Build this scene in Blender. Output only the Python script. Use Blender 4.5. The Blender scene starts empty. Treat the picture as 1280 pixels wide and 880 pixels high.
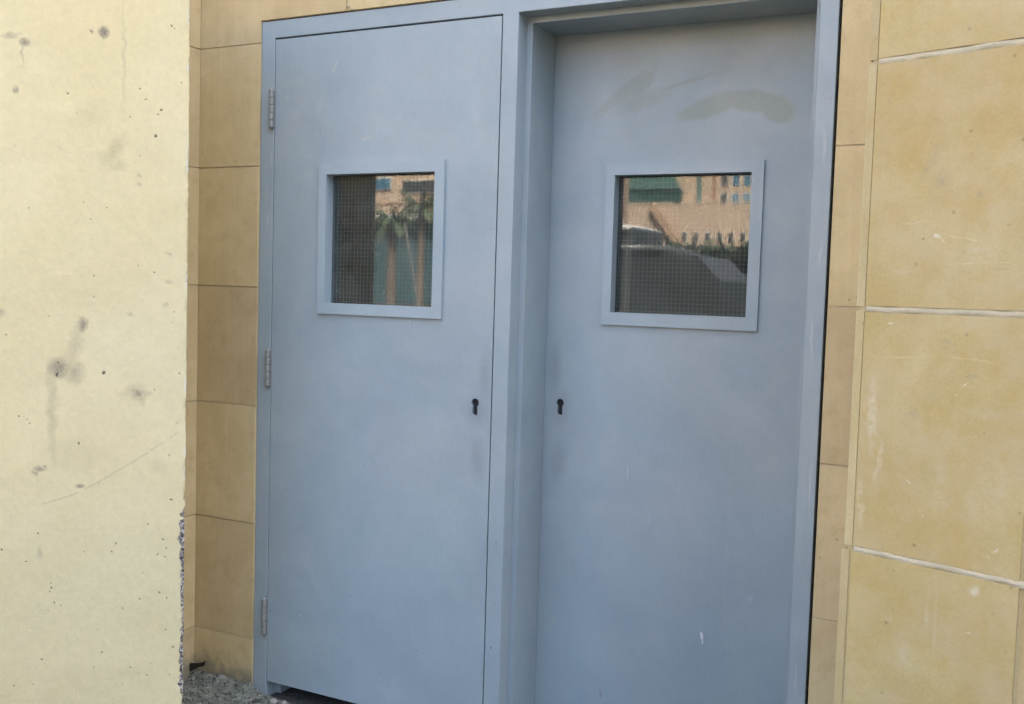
import bpy, bmesh, math, random
import numpy as np
from mathutils import Vector, Matrix

random.seed(7)
rng = np.random.default_rng(7)
scn = bpy.context.scene
C = scn.collection
R = math.radians

# ------------------------------------------------------------------ camera
cd = bpy.data.cameras.new('camera')
cam = bpy.data.objects.new('camera', cd)
C.objects.link(cam)
cd.sensor_width = 36.0
cd.lens = 1250.0 / 1280.0 * 36.0
cd.clip_start = 0.02
cd.clip_end = 2000
cam.matrix_world = Matrix((
    (0.89411245, -0.05508554, 0.44444179, 1.26224111),
    (0.44684002, 0.04336633, -0.89356217, -2.51723640),
    (0.02994855, 0.99753945, 0.06338880, 1.35431552),
    (0, 0, 0, 1)))
scn.camera = cam

# ------------------------------------------------------------------ sky, sun, exposure
SUN_EL, SUN_AZ = R(52), R(24)          # the sun stands behind the building, so the doorway lies in shade
w = bpy.data.worlds.new('World')
scn.world = w
w.use_nodes = True
nt = w.node_tree
bg = nt.nodes['Background']
sky = nt.nodes.new('ShaderNodeTexSky')
sky.sky_type = 'NISHITA'
sky.sun_disc = False
sky.sun_elevation = SUN_EL
sky.sun_rotation = SUN_AZ
sky.air_density = 1.0
sky.dust_density = 10.0
sky.ozone_density = 0.6
nt.links.new(sky.outputs[0], bg.inputs[0])
bg.inputs[1].default_value = 0.15
ld = bpy.data.lights.new('sun', 'SUN')
ld.energy = 3.6
ld.angle = R(0.5)
ld.color = (1.0, 0.95, 0.87)
sun = bpy.data.objects.new('sun', ld)
C.objects.link(sun)
sd = Vector((math.sin(SUN_AZ) * math.cos(SUN_EL), math.cos(SUN_AZ) * math.cos(SUN_EL), math.sin(SUN_EL)))
sun.location = sd * 40
sun.rotation_euler = sd.to_track_quat('Z', 'Y').to_euler()
scn.view_settings.view_transform = 'Standard'
scn.view_settings.look = 'None'
scn.view_settings.gamma = 1
scn.view_settings.use_curve_mapping = False
scn.view_settings.exposure = 3.15

# ------------------------------------------------------------------ material helpers
class NT:
    def __init__(s, name):
        s.m = bpy.data.materials.new(name)
        s.m.use_nodes = True
        s.t = s.m.node_tree
        s.b = s.t.nodes['Principled BSDF']
        s.out = s.t.nodes['Material Output']
    def n(s, ty, **kw):
        x = s.t.nodes.new('ShaderNode' + ty)
        for k, v in kw.items():
            setattr(x, k, v)
        return x
    def l(s, a, b):
        s.t.links.new(a, b)
    def put(s, sock, v):
        if isinstance(v, bpy.types.NodeSocket):
            s.l(v, sock)
        else:
            sock.default_value = v
    def math(s, op, a, b=0.0, c=0.0, clamp=False):
        x = s.n('Math', operation=op, use_clamp=clamp)
        s.put(x.inputs[0], a); s.put(x.inputs[1], b); s.put(x.inputs[2], c)
        return x.outputs[0]
    def vmath(s, op, a, b=(0, 0, 0)):
        x = s.n('VectorMath', operation=op)
        s.put(x.inputs[0], a); s.put(x.inputs[1], b)
        return x.outputs['Value'] if op in ('DOT_PRODUCT', 'LENGTH') else x.outputs[0]
    def pos(s):
        return s.n('NewGeometry').outputs['Position']
    def noise(s, vec, scale, detail=4, rough=0.55, dist=0.0, color=False):
        x = s.n('TexNoise')
        s.l(vec, x.inputs['Vector'])
        x.inputs['Scale'].default_value = scale
        x.inputs['Detail'].default_value = detail
        x.inputs['Roughness'].default_value = rough
        x.inputs['Distortion'].default_value = dist
        return x.outputs['Color' if color else 'Fac']
    def scaled(s, vec, sc):
        return s.vmath('MULTIPLY', vec, sc)
    def ramp(s, f, a, b, lo=0.0, hi=1.0):
        x = s.n('MapRange', interpolation_type='SMOOTHSTEP')
        s.put(x.inputs[0], f)
        for i, v in enumerate((a, b, lo, hi)):
            x.inputs[1 + i].default_value = v
        return x.outputs[0]
    def mix(s, f, a, b, mode='MIX'):
        x = s.n('Mix', data_type='RGBA', blend_type=mode)
        s.put(x.inputs[0], f)
        for i, v in ((6, a), (7, b)):
            s.put(x.inputs[i], v if isinstance(v, bpy.types.NodeSocket) else (*v, 1))
        return x.outputs[2]
    def hsv(s, col, h=0.5, sat=1.0, val=1.0):
        x = s.n('HueSaturation')
        s.put(x.inputs['Hue'], h); s.put(x.inputs['Saturation'], sat); s.put(x.inputs['Value'], val)
        s.l(col, x.inputs['Color'])
        return x.outputs[0]
    def bump(s, h, strength, dist, normal=None):
        x = s.n('Bump')
        x.inputs['Strength'].default_value = strength
        x.inputs['Distance'].default_value = dist
        s.l(h, x.inputs['Height'])
        if normal is not None:
            s.l(normal, x.inputs['Normal'])
        return x.outputs[0]
    def marks(s, vec2, items):
        """worn places: each an ellipse (u, v, radius_u, radius_v, angle) on the face, with ragged rims"""
        res = None
        for it in items:
            u, v, ru, rv, a = it[:5]
            soft = it[5] if len(it) > 5 else 0.55
            mp = s.n('Mapping', vector_type='TEXTURE')
            s.l(vec2, mp.inputs['Vector'])
            mp.inputs['Location'].default_value = (u, v, 0)
            mp.inputs['Rotation'].default_value = (0, 0, R(a))
            mp.inputs['Scale'].default_value = (ru, rv, 1)
            d = s.vmath('LENGTH', mp.outputs[0])
            f = s.ramp(d, soft, 1.0, 1.0, 0.0)
            res = f if res is None else s.math('MAXIMUM', res, f)
        return res
    def done(s, col=None, rough=None, normal=None, metal=None, spec=None):
        if col is not None: s.put(s.b.inputs['Base Color'], col if isinstance(col, bpy.types.NodeSocket) else (*col, 1))
        if rough is not None: s.put(s.b.inputs['Roughness'], rough)
        if normal is not None: s.l(normal, s.b.inputs['Normal'])
        if metal is not None: s.b.inputs['Metallic'].default_value = metal
        if spec is not None: s.b.inputs['Specular IOR Level'].default_value = spec
        return s.m

def simple(name, col, rough=0.6, metal=0.0, var=0.12, scale=6.0, bump=0.0):
    k = NT(name)
    p = k.pos()
    f = k.noise(p, scale, 5)
    c = k.mix(f, tuple(x * (1 - var) for x in col), tuple(min(1, x * (1 + var)) for x in col))
    nrm = k.bump(k.noise(p, scale * 12, 3), bump, 0.01) if bump else None
    return k.done(c, rough, nrm, metal)

PIER_A = -0.32471188
PIER_C = Vector((1.04024983, -0.84508044, 0))
PIER_T = Vector((math.cos(PIER_A), math.sin(PIER_A), 0))
PIER_N = Vector((-math.sin(PIER_A), math.cos(PIER_A), 0))

def face_coords(k, origin, udir, warp=0.012, wscale=28):
    p = k.pos()
    q = k.vmath('SUBTRACT', p, tuple(origin))
    u = k.vmath('DOT_PRODUCT', q, tuple(udir))
    z = k.vmath('DOT_PRODUCT', q, (0, 0, 1))
    cmb = k.n('CombineXYZ')
    k.l(u, cmb.inputs[0]); k.l(z, cmb.inputs[1])
    nz = k.noise(cmb.outputs[0], wscale, 3, color=True)
    off = k.vmath('SUBTRACT', nz, (0.5, 0.5, 0.5))
    x = k.vmath('MULTIPLY', off, (warp, warp, 0))
    return k.vmath('ADD', cmb.outputs[0], x), cmb.outputs[0]

def stone(name, ca, cb, cc, mottled=0.5, origin=(0, 0, 0), udir=(1, 0, 0), groups=(), rough=0.72, streak=0.25, tint=0.10, foot=False, clouds=False):
    k = NT(name)
    info = k.n('ObjectInfo')
    rnd = info.outputs['Random']
    p = k.pos()
    cmb = k.n('CombineXYZ')
    k.put(cmb.inputs[0], k.math('MULTIPLY', rnd, 17.0)); k.put(cmb.inputs[2], k.math('MULTIPLY', rnd, 9.0))
    q = k.vmath('ADD', p, cmb.outputs[0])
    big = k.noise(q, 5.5, 6, 0.62, 0.6)
    mid = k.noise(q, 19, 5, 0.6, 0.3)
    fine = k.noise(q, 240, 3, 0.6)
    col = k.mix(k.ramp(big, 0.30, 0.70), ca, cb)
    col = k.mix(k.math('MULTIPLY', k.ramp(mid, 0.48, 0.72), mottled), col, cc)
    st = k.noise(k.scaled(q, (60, 60, 2.5)), 1.0, 4, 0.6)
    col = k.hsv(col, val=k.math('ADD', 1 - streak * 0.5, k.math('MULTIPLY', st, streak)))
    col = k.hsv(col, h=k.math('ADD', 0.499, k.math('MULTIPLY', rnd, 0.006)), val=k.math('ADD', 1 - tint, k.math('MULTIPLY', rnd, 2 * tint)))
    col = k.hsv(col, val=k.ramp(fine, 0.25, 0.75, 0.945, 1.055))
    # small dark pores
    vor = k.n('TexVoronoi')
    k.l(q, vor.inputs['Vector']); vor.inputs['Scale'].default_value = 34
    pore = k.math('MULTIPLY', k.ramp(vor.outputs['Distance'], 0.05, 0.13, 1, 0), k.ramp(k.noise(q, 14, 2), 0.50, 0.60))
    col = k.mix(k.math('MULTIPLY', pore, 0.55), col, (0.16, 0.11, 0.06))
    if foot:
        sep = k.n('SeparateXYZ'); k.l(p, sep.inputs[0])
        zz = k.math('ADD', sep.outputs[2], k.math('MULTIPLY', k.noise(p, 22, 5, 0.7), -0.16))
        col = k.mix(k.math('MULTIPLY', k.ramp(zz, -0.06, 0.035, 1, 0), 0.8), col, (0.17, 0.165, 0.125))
    if clouds:
        col = k.mix(k.math('MULTIPLY', k.ramp(k.noise(q, 7.5, 6, 0.7, 0.2), 0.40, 0.66), 0.55), col, (0.565, 0.44, 0.25))
        col = k.mix(k.math('MULTIPLY', k.ramp(k.noise(q, 12, 7, 0.75, 0.25), 0.46, 0.70), 0.6), col, (0.485, 0.335, 0.105))
    if groups:
        wv, raw = face_coords(k, origin, udir)
        brk = k.math('MULTIPLY', k.ramp(k.noise(raw, 70, 5, 0.75), 0.34, 0.62), k.ramp(k.noise(raw, 300, 3, 0.7), 0.3, 0.55, 0.5, 1.0))
        for cl, strength, items in groups:
            f = k.math('MULTIPLY', k.math('MULTIPLY', k.marks(wv, items), brk), strength)
            col = k.mix(f, col, cl)
    h = k.math('ADD', k.math('MULTIPLY', mid, 0.6), k.math('MULTIPLY', fine, 0.35))
    nrm = k.bump(h, 0.18, 0.003)
    return k.done(col, rough, nrm, spec=0.35)

# ------------------------------------------------------------------ mesh helpers
def tag(o, label, cat, group=None):
    o['label'] = label
    o['category'] = cat
    if group: o['group'] = group
    return o

def struct(o):
    o['kind'] = 'structure'
    return o

def thing(name, label, cat, loc, group=None):
    o = bpy.data.objects.new(name, None)
    o.empty_display_size = 0.1
    C.objects.link(o)
    o.location = loc
    return tag(o, label, cat, group)

WORLD_LOC = {}
def wl(o):
    p = Vector(o.location)
    while o.parent:
        o = o.parent
        p += Vector(o.location)
    return p

def link_mesh(name, me, mat, parent=None, smooth=False):
    """mesh data in world coordinates -> object whose origin is the centre of its base"""
    n = len(me.vertices)
    co = np.empty(n * 3, np.float32)
    me.vertices.foreach_get('co', co)
    co = co.reshape(-1, 3)
    lo, hi = co.min(0), co.max(0)
    c = np.array([(lo[0] + hi[0]) / 2, (lo[1] + hi[1]) / 2, lo[2]])
    me.vertices.foreach_set('co', (co - c).astype(np.float32).ravel())
    if mat: me.materials.append(mat)
    if smooth:
        me.polygons.foreach_set('use_smooth', [True] * len(me.polygons))
    o = bpy.data.objects.new(name, me)
    C.objects.link(o)
    o.location = Vector(c) - (wl(parent) if parent else Vector((0, 0, 0)))
    o.parent = parent
    return o

def obj(name, bm, mat, parent=None, smooth=False, bevel=0.0, seg=1, M=None):
    if bevel:
        es = [e for e in bm.edges if e.is_manifold and e.calc_face_angle(0) > 0.5]
        bmesh.ops.bevel(bm, geom=es, offset=bevel, segments=seg, affect='EDGES', profile=0.6, clamp_overlap=True)
    if M is not None:
        bmesh.ops.transform(bm, matrix=M, verts=bm.verts)
    bmesh.ops.recalc_face_normals(bm, faces=bm.faces)
    me = bpy.data.meshes.new(name)
    bm.to_mesh(me)
    bm.free()
    return link_mesh(name, me, mat, parent, smooth)

def box(bm, x0, x1, y0, y1, z0, z1):
    vs = [bm.verts.new((x, y, z)) for x in (x0, x1) for y in (y0, y1) for z in (z0, z1)]
    for f in ((0, 1, 3, 2), (4, 6, 7, 5), (0, 4, 5, 1), (2, 3, 7, 6), (0, 2, 6, 4), (1, 5, 7, 3)):
        bm.faces.new([vs[i] for i in f])
    return bm

def bx(x0, x1, y0, y1, z0, z1):
    return box(bmesh.new(), x0, x1, y0, y1, z0, z1)

def prism(pts, a, b, axis='y', bm=None):
    """polygon extruded along an axis; pts are (x,z) for y, (x,y) for z, (y,z) for x"""
    bm = bm or bmesh.new()
    mk = {'y': lambda p, t: (p[0], t, p[1]), 'z': lambda p, t: (p[0], p[1], t), 'x': lambda p, t: (t, p[0], p[1])}[axis]
    A = [bm.verts.new(mk(p, a)) for p in pts]
    B = [bm.verts.new(mk(p, b)) for p in pts]
    n = len(pts)
    bm.faces.new(A); bm.faces.new(B[::-1])
    for i in range(n):
        bm.faces.new([A[i], B[i], B[(i + 1) % n], A[(i + 1) % n]])
    return bm

def cyl(bm, p0, p1, r0, r1=None, seg=12):
    r1 = r0 if r1 is None else r1
    p0, p1 = Vector(p0), Vector(p1)
    d = p1 - p0
    m = Matrix.Translation((p0 + p1) / 2) @ d.to_track_quat('Z', 'Y').to_matrix().to_4x4()
    bmesh.ops.create_cone(bm, cap_ends=True, segments=seg, radius1=r0, radius2=r1, depth=d.length, matrix=m)
    return bm

def ring_plate(outer, inner, y0, y1, bm=None):
    """flat rectangular ring with a rectangular hole, as one closed solid (x,z rectangles)"""
    bm = bm or bmesh.new()
    def rect(r, y): return [bm.verts.new(q) for q in ((r[0], y, r[2]), (r[1], y, r[2]), (r[1], y, r[3]), (r[0], y, r[3]))]
    of, jf, ob, jb = rect(outer, y0), rect(inner, y0), rect(outer, y1), rect(inner, y1)
    for i in range(4):
        j = (i + 1) % 4
        bm.faces.new([of[i], of[j], jf[j], jf[i]])
        bm.faces.new([ob[j], ob[i], jb[i], jb[j]])
        bm.faces.new([of[j], of[i], ob[i], ob[j]])
        bm.faces.new([jf[i], jf[j], jb[j], jb[i]])
    return bm

def vnoise(x, y, seed, oct=4, gain=0.5):
    r = np.random.default_rng(seed)
    T = r.random((256, 256)).astype(np.float32)
    out = 0; amp = 1; tot = 0
    for _ in range(oct):
        xi = np.floor(x).astype(int); yi = np.floor(y).astype(int)
        fx = x - xi; fy = y - yi
        fx = fx * fx * (3 - 2 * fx); fy = fy * fy * (3 - 2 * fy)
        g = lambda a, b: T[a % 256, b % 256]
        v = (g(xi, yi) * (1 - fx) + g(xi + 1, yi) * fx) * (1 - fy) + (g(xi, yi + 1) * (1 - fx) + g(xi + 1, yi + 1) * fx) * fy
        out = out + amp * v; tot += amp; amp *= gain
        x = x * 2.03 + 17.3; y = y * 2.03 + 5.1
    return out / tot

def grid_mesh(name, P, attrs=None):
    nr, ncol = P.shape[:2]
    me = bpy.data.meshes.new(name)
    idx = np.arange(nr * ncol).reshape(nr, ncol)
    f = np.stack([idx[:-1, :-1], idx[:-1, 1:], idx[1:, 1:], idx[1:, :-1]], -1).reshape(-1, 4)
    me.vertices.add(nr * ncol)
    me.vertices.foreach_set('co', P.reshape(-1).astype(np.float32))
    me.loops.add(f.size); me.loops.foreach_set('vertex_index', f.ravel().astype(np.int32))
    me.polygons.add(len(f)); me.polygons.foreach_set('loop_start', (np.arange(len(f)) * 4).astype(np.int32))
    me.update(calc_edges=True); me.validate()
    for k, a in (attrs or {}).items():
        at = me.attributes.new(k, 'FLOAT', 'POINT')
        at.data.foreach_set('value', a.reshape(-1).astype(np.float32))
    return me

# ------------------------------------------------------------------ materials of the place
TILE = stone('limestone_tile', (0.525, 0.395, 0.205), (0.60, 0.462, 0.25), (0.475, 0.345, 0.17), 0.55, streak=0.16, tint=0.10, foot=True)
pier_groups = (
    ((0.70, 0.62, 0.44), 0.6, [(0.036, 1.17, 0.011, 0.085, 2, 0.2), (0.024, 1.03, 0.009, 0.06, 4, 0.1), (0.050, 1.10, 0.008, 0.05, -8, 0.1)]),
    ((0.62, 0.55, 0.36), 0.38, [(0.148, 1.075, 0.022, 0.075, 8, 0.1), (0.222, 1.085, 0.04, 0.07, -20, 0.0), (0.20, 1.19, 0.05, 0.03, 10, 0.0),
                              (0.139, 0.885, 0.004, 0.055, 0, 0.3), (0.152, 0.86, 0.004, 0.07, 1, 0.3), (0.079, 0.86, 0.012, 0.014, 20, 0.2),
                              (0.066, 1.40, 0.03, 0.012, -10, 0.0), (0.18, 1.43, 0.06, 0.03, 20, 0.0), (0.11, 0.80, 0.03, 0.06, 10, 0.0)]),
    ((0.76, 0.70, 0.54), 0.75, [(0.123, 1.452, 0.007, 0.0045, -20, 0.5), (0.130, 1.444, 0.006, 0.002, -60, 0.3), (0.100, 1.451, 0.002, 0.002, 0, 0.4),
                              (0.058, 1.318, 0.007, 0.002, 8, 0.5), (0.175, 1.232, 0.006, 0.0016, 40, 0.4), (0.165, 1.217, 0.004, 0.0014, 45, 0.4),
                              (0.233, 0.994, 0.007, 0.002, 50, 0.4), (0.224, 0.983, 0.006, 0.002, -40, 0.4), (0.12, 1.03, 0.007, 0.002, -50, 0.4),
                              (0.20, 0.865, 0.006, 0.0015, 5, 0.4), (0.098, 1.075, 0.006, 0.0016, -40, 0.4), (0.205, 0.93, 0.012, 0.012, 0, 0.2)]),
    ((0.68, 0.57, 0.32), 0.6, [(0.085, 1.268, 0.06, 0.0016, 4, 0.3), (0.175, 1.272, 0.06, 0.0016, -5, 0.3), (0.092, 1.474, 0.04, 0.0014, 6, 0.3),
                              (0.16, 1.448, 0.05, 0.0013, -12, 0.3), (0.19, 1.412, 0.07, 0.0012, 1, 0.3)]),
    ((0.34, 0.28, 0.19), 0.5, [(0.109, 1.565, 0.012, 0.055, -28, 0.0), (0.125, 1.535, 0.02, 0.02, 0, 0.0), (0.148, 1.291, 0.014, 0.014, 0, 0.0),
                              (0.128, 1.211, 0.007, 0.014, 10, 0.1), (0.185, 1.247, 0.016, 0.005, 10, 0.1), (0.10, 1.18, 0.02, 0.014, 30, 0.0),
                              (0.215, 1.403, 0.016, 0.0018, -2, 0.3), (0.18, 1.51, 0.01, 0.008, 0, 0.0)]),
)
PIER_STONE = stone('limestone_block', (0.49, 0.36, 0.145), (0.575, 0.45, 0.225), (0.50, 0.34, 0.115), 0.5,
                   origin=PIER_C, udir=PIER_T, groups=pier_groups, rough=0.55, streak=0.10, tint=0.04, clouds=True)
EDGE_STONE = stone('edge_stone', (0.52, 0.40, 0.19), (0.57, 0.46, 0.25), (0.49, 0.33, 0.12), 0.4, streak=0.2)
MORTAR = simple('mortar', (0.54, 0.45, 0.29), 0.9, var=0.2, scale=40, bump=0.4)
WHITE_MORTAR = simple('white_mortar', (0.56, 0.475, 0.31), 0.85, var=0.2, scale=30, bump=0.3)
FACADE = stone('facade_stone', (0.46, 0.35, 0.19), (0.50, 0.39, 0.22), (0.42, 0.31, 0.16), 0.4)

def door_paint(name, origin, udir, groups, base=(0.305, 0.364, 0.384)):
    k = NT(name)
    p = k.pos()
    big = k.noise(p, 2.6, 5, 0.6, 0.4)
    brush = k.noise(k.scaled(p, (210, 210, 34)), 1.0, 4, 0.7)
    weave = k.noise(k.scaled(p, (40, 40, 300)), 1.0, 3, 0.6)
    spk = k.noise(p, 420, 2, 0.6)
    b = base
    col = k.mix(k.ramp(big, 0.32, 0.68), tuple(x * 0.95 for x in b), (b[0] * 1.08, b[1] * 1.05, b[2] * 1.02))
    col = k.hsv(col, val=k.ramp(k.math('ADD', k.math('MULTIPLY', brush, 0.6), k.math('MULTIPLY', spk, 0.4)), 0.3, 0.7, 0.965, 1.035))
    col = k.hsv(col, val=k.ramp(k.noise(p, 15, 6, 0.7, 0.5), 0.3, 0.7, 0.975, 1.025), sat=k.ramp(k.noise(p, 3.1, 4, 0.6), 0.3, 0.7, 0.85, 1.12))
    # thin rubbed scratches scattered over the paint
    sv = k.noise(k.scaled(p, (26, 26, 5)), 1.0, 2, 0.5, 1.6)
    line = k.ramp(k.math('ABSOLUTE', k.math('SUBTRACT', sv, 0.5)), 0.0, 0.006, 1, 0)
    patch = k.ramp(k.noise(p, 5.5, 3), 0.56, 0.70)
    col = k.mix(k.math('MULTIPLY', k.math('MULTIPLY', line, patch), 0.35), col, (0.52, 0.52, 0.48))
    # dried dust, faint
    dust = k.ramp(k.noise(p, 9, 6, 0.7), 0.52, 0.80)
    col = k.mix(k.math('MULTIPLY', dust, 0.22), col, (0.42, 0.42, 0.37))
    vo = k.n('TexVoronoi'); k.l(p, vo.inputs['Vector']); vo.inputs['Scale'].default_value = 26
    rgb = k.n('SeparateColor'); k.l(vo.outputs['Color'], rgb.inputs[0])
    dot = k.ramp(vo.outputs['Distance'], 0.025, 0.05, 1, 0)
    col = k.mix(k.math('MULTIPLY', k.math('MULTIPLY', dot, k.math('GREATER_THAN', rgb.outputs[0], 0.93)), 0.7), col, (0.60, 0.60, 0.56))
    col = k.mix(k.math('MULTIPLY', k.math('MULTIPLY', dot, k.math('LESS_THAN', rgb.outputs[1], 0.06)), 0.8), col, (0.07, 0.065, 0.06))
    run = k.ramp(k.noise(k.scaled(p, (55, 55, 0.9)), 1.0, 3, 0.6), 0.62, 0.74)
    col = k.mix(k.math('MULTIPLY', run, 0.14), col, (0.42, 0.44, 0.40))
    rough = k.ramp(k.noise(p, 7, 5, 0.65), 0.3, 0.7, 0.34, 0.52)
    if groups:
        wv, raw = face_coords(k, origin, udir, 0.014, 22)
        brk = k.ramp(k.noise(raw, 120, 4, 0.7), 0.22, 0.55, 0.45, 1.0)
        for cl, strength, items in groups:
            f = k.math('MULTIPLY', k.math('MULTIPLY', k.marks(wv, items), brk), strength)
            col = k.mix(f, col, cl)
    h = k.math('ADD', k.math('MULTIPLY', brush, 0.6), k.math('MULTIPLY', weave, 0.5))
    n1 = k.bump(h, 0.07, 0.002)
    n2 = k.bump(k.noise(p, 3.5, 3), 0.40, 0.014, n1)
    return k.done(col, rough, n2, spec=0.5)

DOOR1 = door_paint('left_door_paint', (0, 0, 0), (1, 0, 0), (
    ((0.48, 0.48, 0.38), 0.5, [(-0.621, 2.012, 0.007, 0.034, -22, 0.2), (-0.494, 1.793, 0.026, 0.009, 14, 0.1), (-0.512, 1.790, 0.010, 0.012, 30, 0.1)]),
    ((0.46, 0.47, 0.42), 0.3, [(-0.830, 1.75, 0.004, 0.05, 6, 0.2), (-0.822, 1.70, 0.004, 0.04, 12, 0.2), (-0.835, 1.62, 0.003, 0.03, -4, 0.2),
                               (-0.80, 1.93, 0.02, 0.02, 0, 0.0), (-0.76, 1.98, 0.03, 0.015, 20, 0.0), (-0.675, 1.902, 0.014, 0.05, -18, 0.0), (-0.77, 1.87, 0.02, 0.03, 30, 0)]),
    ((0.82, 0.82, 0.78), 0.9, [(-0.721, 0.291, 0.0028, 0.0022, 0, 0.3), (-0.817, 0.71, 0.0026, 0.002, 0, 0.3), (-0.33, 1.25, 0.002, 0.002, 0, 0.3), (-0.45, 0.52, 0.002, 0.002, 0, 0.3)]),
    ((0.19, 0.22, 0.23), 0.45, [(-0.10, 1.00, 0.05, 0.07, 0, 0.0), (-0.075, 1.10, 0.03, 0.12, 0, 0.0), (-0.09, 0.86, 0.04, 0.10, 5, 0.0)]),
    ((0.10, 0.09, 0.08), 0.7, [(-0.10, 0.72, 0.002, 0.002, 0, 0.3), (-0.28, 0.26, 0.004, 0.003, 0, 0.2), (-0.62, 0.45, 0.0022, 0.002, 0, 0.3)])))
DOOR2 = door_paint('right_door_paint', (0, 0, 0), (1, 0, 0), (
    ((0.275, 0.305, 0.262), 0.62, [(0.232, 1.920, 0.130, 0.026, 37, 0.5), (0.285, 1.945, 0.060, 0.034, 44, 0.5), (0.29, 1.895, 0.13, 0.035, 16, 0.3), (0.40, 1.935, 0.14, 0.010, 14, 0.2)]),
    ((0.270, 0.300, 0.252), 0.85, [(0.49, 1.868, 0.13, 0.036, 14, 0.5), (0.60, 1.880, 0.135, 0.036, -8, 0.55), (0.675, 1.852, 0.060, 0.042, -20, 0.55)]),
    ((0.32, 0.36, 0.34), 0.5, [(0.43, 1.80, 0.18, 0.03, 6, 0.2), (0.58, 1.79, 0.14, 0.022, -6, 0.2), (0.30, 1.84, 0.12, 0.02, 30, 0.2)]),
    ((0.70, 0.68, 0.66), 0.95, [(0.529, 0.39, 0.0055, 0.017, 8, 0.5), (0.531, 0.372, 0.003, 0.012, 0, 0.4)]),
    ((0.46, 0.50, 0.52), 0.6, [(0.291, 0.832, 0.003, 0.03, 0, 0.2), (0.36, 0.70, 0.003, 0.02, 10, 0.2), (0.66, 0.52, 0.01, 0.01, 0, 0.0)]),
    ((0.55, 0.48, 0.30), 0.75, [(0.064, 0.351, 0.010, 0.0025, 40, 0.3), (0.068, 0.345, 0.009, 0.002, 48, 0.3)]),
    ((0.19, 0.22, 0.23), 0.45, [(0.07, 1.0, 0.05, 0.08, 0, 0.0), (0.05, 1.12, 0.03, 0.12, 0, 0.0), (0.07, 0.84, 0.04, 0.10, -5, 0.0)]),
    ((0.20, 0.17, 0.14), 0.6, [(0.116, 0.933, 0.006, 0.003, 0, 0.1), (0.23, 0.157, 0.006, 0.02, 10, 0.0), (0.33, 0.20, 0.002, 0.002, 0, 0.3)])))
FRAME_PAINT = door_paint('frame_paint', (0, 0, 0), (1, 0, 0), (
    ((0.56, 0.54, 0.44), 0.6, [(-0.862, 1.74, 0.003, 0.035, 4, 0.2), (-0.872, 1.55, 0.003, 0.03, -5, 0.2), (-0.880, 1.63, 0.002, 0.05, 2, 0.2), (-0.87, 0.80, 0.003, 0.03, 3, 0.2)]),
    ((0.50, 0.50, 0.46), 0.6, [(0.835, 1.72, 0.006, 0.06, 2, 0.1), (0.840, 1.46, 0.005, 0.05, -3, 0.1), (0.828, 1.25, 0.004, 0.08, 1, 0.1), (0.842, 0.9, 0.004, 0.1, 0, 0.1), (0.83, 0.40, 0.004, 0.06, 2, 0.1)]),
    ((0.56, 0.42, 0.34), 0.8, [(0.832, 0.17, 0.010, 0.030, 12, 0.3)]),
    ((0.05, 0.05, 0.05), 0.9, [(-0.028, 0.317, 0.0022, 0.006, 0, 0.3), (-0.028, 0.333, 0.0015, 0.004, 0, 0.3)])))
TRIM_PAINT = door_paint('window_frame_paint', (0, 0, 0), (1, 0, 0), (), (0.316, 0.384, 0.409))
HINGE = simple('worn_hinge_metal', (0.25, 0.25, 0.225), 0.5, metal=0.2, var=0.35, scale=60, bump=0.2)
DARK = simple('keyhole_shade', (0.012, 0.012, 0.014), 0.7)  # lock cylinder colour, near black to paint in the shade inside the keyholes
INTERIOR = simple('dark_interior', (0.035, 0.033, 0.030), 0.9)  # shade of the unlit room put into the colour of its walls and floor

def glass_mat(name, flecks=()):
    k = NT(name)
    g = k.n('NewGeometry')
    p = g.outputs['Position']
    cosv = k.math('ABSOLUTE', k.vmath('DOT_PRODUCT', g.outputs['Incoming'], g.outputs['Normal']))
    sch = k.math('POWER', k.math('SUBTRACT', 1.0, cosv, clamp=True), 5.0)
    F = k.math('ADD', 0.050, k.math('MULTIPLY', sch, 0.95))
    tr = k.n('BsdfTransparent'); tr.inputs[0].default_value = (0.82, 0.88, 0.86, 1)
    gl = k.n('BsdfGlossy'); gl.inputs['Roughness'].default_value = 0.022
    gl.inputs['Color'].default_value = (1, 1, 1, 1)
    k.l(k.bump(k.noise(p, 6, 2), 0.004, 0.01), gl.inputs['Normal'])
    m1 = k.n('MixShader'); k.l(F, m1.inputs[0]); k.l(tr.outputs[0], m1.inputs[1]); k.l(gl.outputs[0], m1.inputs[2])
    df = k.n('BsdfDiffuse'); df.inputs[0].default_value = (0.42, 0.40, 0.36, 1)
    dust = k.ramp(k.noise(p, 14, 6, 0.7), 0.35, 0.8, 0.035, 0.11)
    if flecks:
        wv, raw = face_coords(k, (0, 0, 0), (1, 0, 0), 0.002, 60)
        dust = k.math('MAXIMUM', dust, k.math('MULTIPLY', k.marks(wv, flecks), 0.8))
    m2 = k.n('MixShader'); k.l(dust, m2.inputs[0]); k.l(m1.outputs[0], m2.inputs[1]); k.l(df.outputs[0], m2.inputs[2])
    k.l(m2.outputs[0], k.out.inputs['Surface'])
    return k.m
WIRE = simple('glazing_wire', (0.26, 0.26, 0.24), 0.5, metal=0.3, var=0.2, scale=30)

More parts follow.
